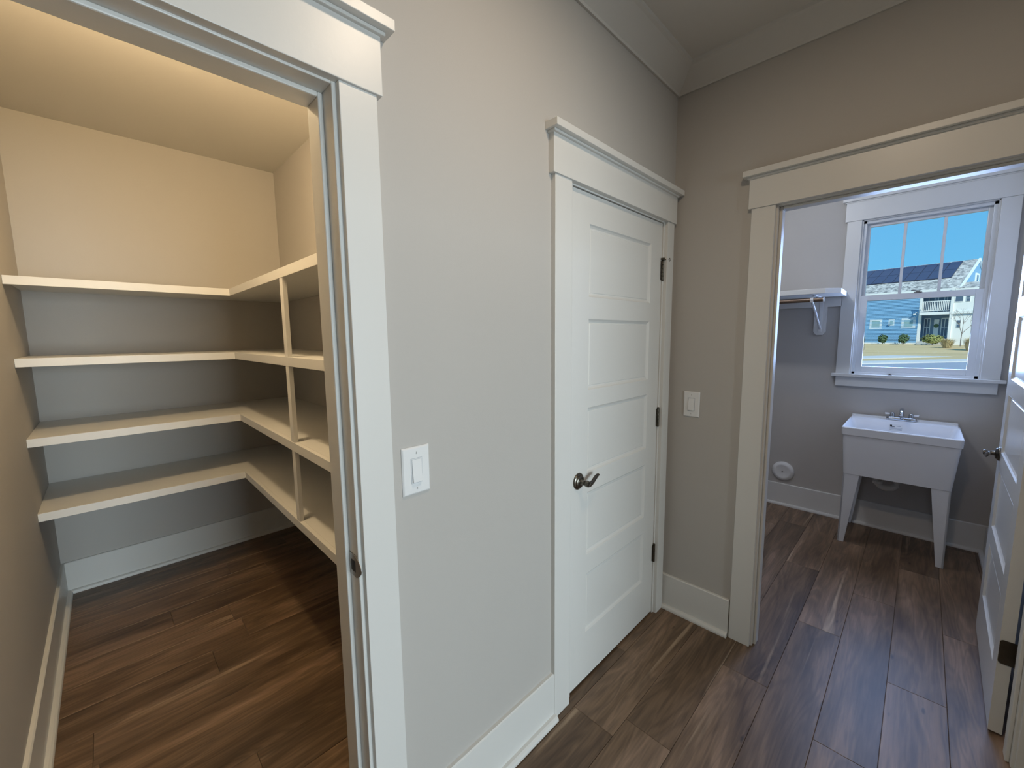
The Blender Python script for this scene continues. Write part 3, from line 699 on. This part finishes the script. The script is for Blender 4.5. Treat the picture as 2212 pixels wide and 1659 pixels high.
for a_, b2 in (((-.6, 8.14), (10, 13.42)), ((10, 13.42), (20.6, 8.14))):
    rk.prism([hp(6.42, a_[0], a_[1]), hp(6.42, b2[0], b2[1]), hp(6.42, b2[0], b2[1]-.42), hp(6.42, a_[0], a_[1]-.42)], (.16, 0, 0))
hbuild(rk, 'rake_board', 'white')
gw = B(); gw.box(6.40*S_, 6.50*S_, 8.8*S_, 11.2*S_, (9.0+.45)*S_, (11.0+.45)*S_); g2 = hbuild(gw, 'window', 'white')
gw = B(); gw.box(6.50*S_, 6.53*S_, 9.5*S_, 10.5*S_, (9.3+.45)*S_, (10.7+.45)*S_); hbuild(gw, 'pane', 'hglass', g2)
sr = B(); sr.prism([hp(6.2, -1.1, 7.95), hp(6.2, 2.5, 9.0), hp(12, 2.5, 9.0), hp(12, -1.1, 7.95)], (0, 0, .06)); hbuild(sr, 'wing_roof', 'shingle')
# solar panels lying on the roof
slope = (RG[1]-E0[1])/(RG[0]-E0[0])
def onroof(u_, v_, lift): return Vector(hp(u_, v_, E0[1]+(v_-E0[0])*slope)) + Vector((0, -slope, 1)).normalized()*lift
b2 = B(); b2.loft([[onroof(a_, c_, h_) for a_, c_ in ((-9.5, 3.32), (4.74, 3.32), (4.74, 9.54), (-9.5, 9.54))] for h_ in (.02, .045)]); hbuild(b2, 'gap_backing', 'solarback')  # dark sheet added under the panels so the gaps between them look dark
for c_ in range(10):
    for r_ in range(2):
        u1 = 4.72 - c_*1.42; u0 = u1-1.33; v0 = 3.35+r_*3.12; v1 = v0+3.04
        b2 = B(); lo_, hi_ = .06, .11
        b2.loft([[onroof(u0, v0, lo_), onroof(u1, v0, lo_), onroof(u1, v1, lo_), onroof(u0, v1, lo_)], [onroof(u0, v0, hi_), onroof(u1, v0, hi_), onroof(u1, v1, hi_), onroof(u0, v1, hi_)]])
        hbuild(b2, 'solar_panel', 'solar')

# plants by the house
HM = Matrix.Translation((65.63, 1.23, .10)) @ Matrix.Rotation(R(-102.13), 4, 'Z')
def hw(u_, v_): 
    p_ = HM @ Vector((u_*S_, v_*S_, 0)); return Vector((p_.x, p_.y, gz(p_.x, p_.y)))
def leafball(name, loc, rx, ry, rz_, n_, mt, size, label, cat, seed):
    rn = random.Random(seed); e = empty(name, loc, label, cat)
    b2 = B()
    for _ in range(n_):
        while True:
            d = Vector((rn.uniform(-1, 1), rn.uniform(-1, 1), rn.uniform(-1, 1)))
            if .35 < d.length < 1: break
        k_ = .75+.35*noise.noise(d*2.2+Vector((seed, 0, 0)))
        p_ = Vector((d.x*rx*k_, d.y*ry*k_, rz_+d.z*rz_*k_))
        nn = (d+Vector((rn.uniform(-.6, .6), rn.uniform(-.6, .6), rn.uniform(-.3, .9)))).normalized(); a = nn.orthogonal().normalized()*size; c_ = nn.cross(a)*.55
        k2 = len(b2.v); b2.v += [tuple(p_-a), tuple(p_+c_), tuple(p_+a), tuple(p_-c_)]; b2.f.append((k2, k2+1, k2+2, k2+3))
    me = bpy.data.meshes.new('foliage'); me.from_pydata(b2.v, [], b2.f); link('foliage', me, mt, e, local=True)
    st = B()
    for q_ in range(4):
        a = rn.uniform(0, 6.28); st.tube([(0, 0, 0), (.15*rx*math.cos(a), .15*rx*math.sin(a), rz_*.7), (.5*rx*math.cos(a), .5*rx*math.sin(a), rz_*1.3)], [.03, .02, .01], 6)
    st.build('stem', 'bark', e, local=True)
leafball('round_shrub', hw(-1.6, -1.6), .55, .55, .66, 900, 'leaf', .10, 'round green shrub below the small square house window', 'shrub', 1)
leafball('round_shrub', hw(1.0, -1.6), .60, .6, .68, 1000, 'leaf', .10, 'round green shrub beside the white corner board of the house', 'shrub', 2)
leafball('round_shrub', hw(-4.5, -1.6), .45, .5, .62, 700, 'leaf', .10, 'round green shrub at the left edge of the window view', 'shrub', 3)
leafball('hedge', hw(4.6, -2.6), .6, 1.15, .62, 1800, 'leaf2', .10, 'yellow green hedge in front of the neighbour porch', 'hedge', 4)
def grass(loc, h_, spread_, n_, label, seed):
    rn = random.Random(seed); b2 = B()
    for _ in range(n_):
        a = rn.uniform(0, 6.283); q_ = rn.random()**1.3*spread_; hh_ = h_*rn.uniform(.6, 1.1); d = Vector((math.cos(a), math.sin(a), 0)); sd = Vector((-d.y, d.x, 0))*.012
        p0 = d*.30*rn.random(); p1 = p0+d*q_*.4+Vector((0, 0, hh_*.75)); p2 = p0+d*q_+Vector((0, 0, hh_*rn.uniform(.7, 1)))
        k2 = len(b2.v); b2.v += [tuple(p0-sd), tuple(p0+sd), tuple(p1+sd), tuple(p1-sd), tuple(p2)]; b2.f += [(k2, k2+1, k2+2, k2+3), (k2+3, k2+2, k2+4)]
    me = bpy.data.meshes.new('ornamental_grass'); me.from_pydata(b2.v, [], b2.f); o = link('ornamental_grass', me, 'straw'); o.location = loc
    tag(o, label, 'grass')
grass(Vector((55.5, -2.55, gz(55.5, 0))), .95, .8, 700, 'tall dry ornamental grass clump right of the hedge, nearer the hedge', 11)
grass(Vector((52.5, -3.95, gz(52.5, 0))), 1.25, .8, 900, 'taller dry ornamental grass clump at the right edge of the window view', 12)
def bare(name, loc, h_, label, seed, par=None):
    rn = random.Random(seed); b2 = B()
    def grow(p_, d, ln, rad, dep):
        q_ = p_+d*ln; b2.tube([p_, (p_+q_)/2+Vector((rn.uniform(-1, 1), rn.uniform(-1, 1), 0))*ln*.06, q_], [rad, rad*.8, rad*.6], 5)
        if dep == 0: return
        for _ in range(3 if dep > 1 else 2):
            nd = (d+Vector((rn.uniform(-.8, .8), rn.uniform(-.8, .8), rn.uniform(-.1, .5)))).normalized(); grow(q_, nd, ln*rn.uniform(.6, .85), rad*.6, dep-1)
    grow(Vector((0, 0, 0)), Vector((0, 0, 1)), h_*.3, h_*.012, 4)
    o = b2.build(name, 'bark'); o.location = loc; tag(o, label, 'tree')
bare('bare_sapling', Vector((58.5, -3.55, gz(57, 0))), 4.2, 'thin leafless young tree in front of the white house wing', 21)
bare('bare_shrub', Vector((52, 3.25, gz(52, 0))), 1.8, 'small leafless shrub on the lawn at left of the window view', 22)
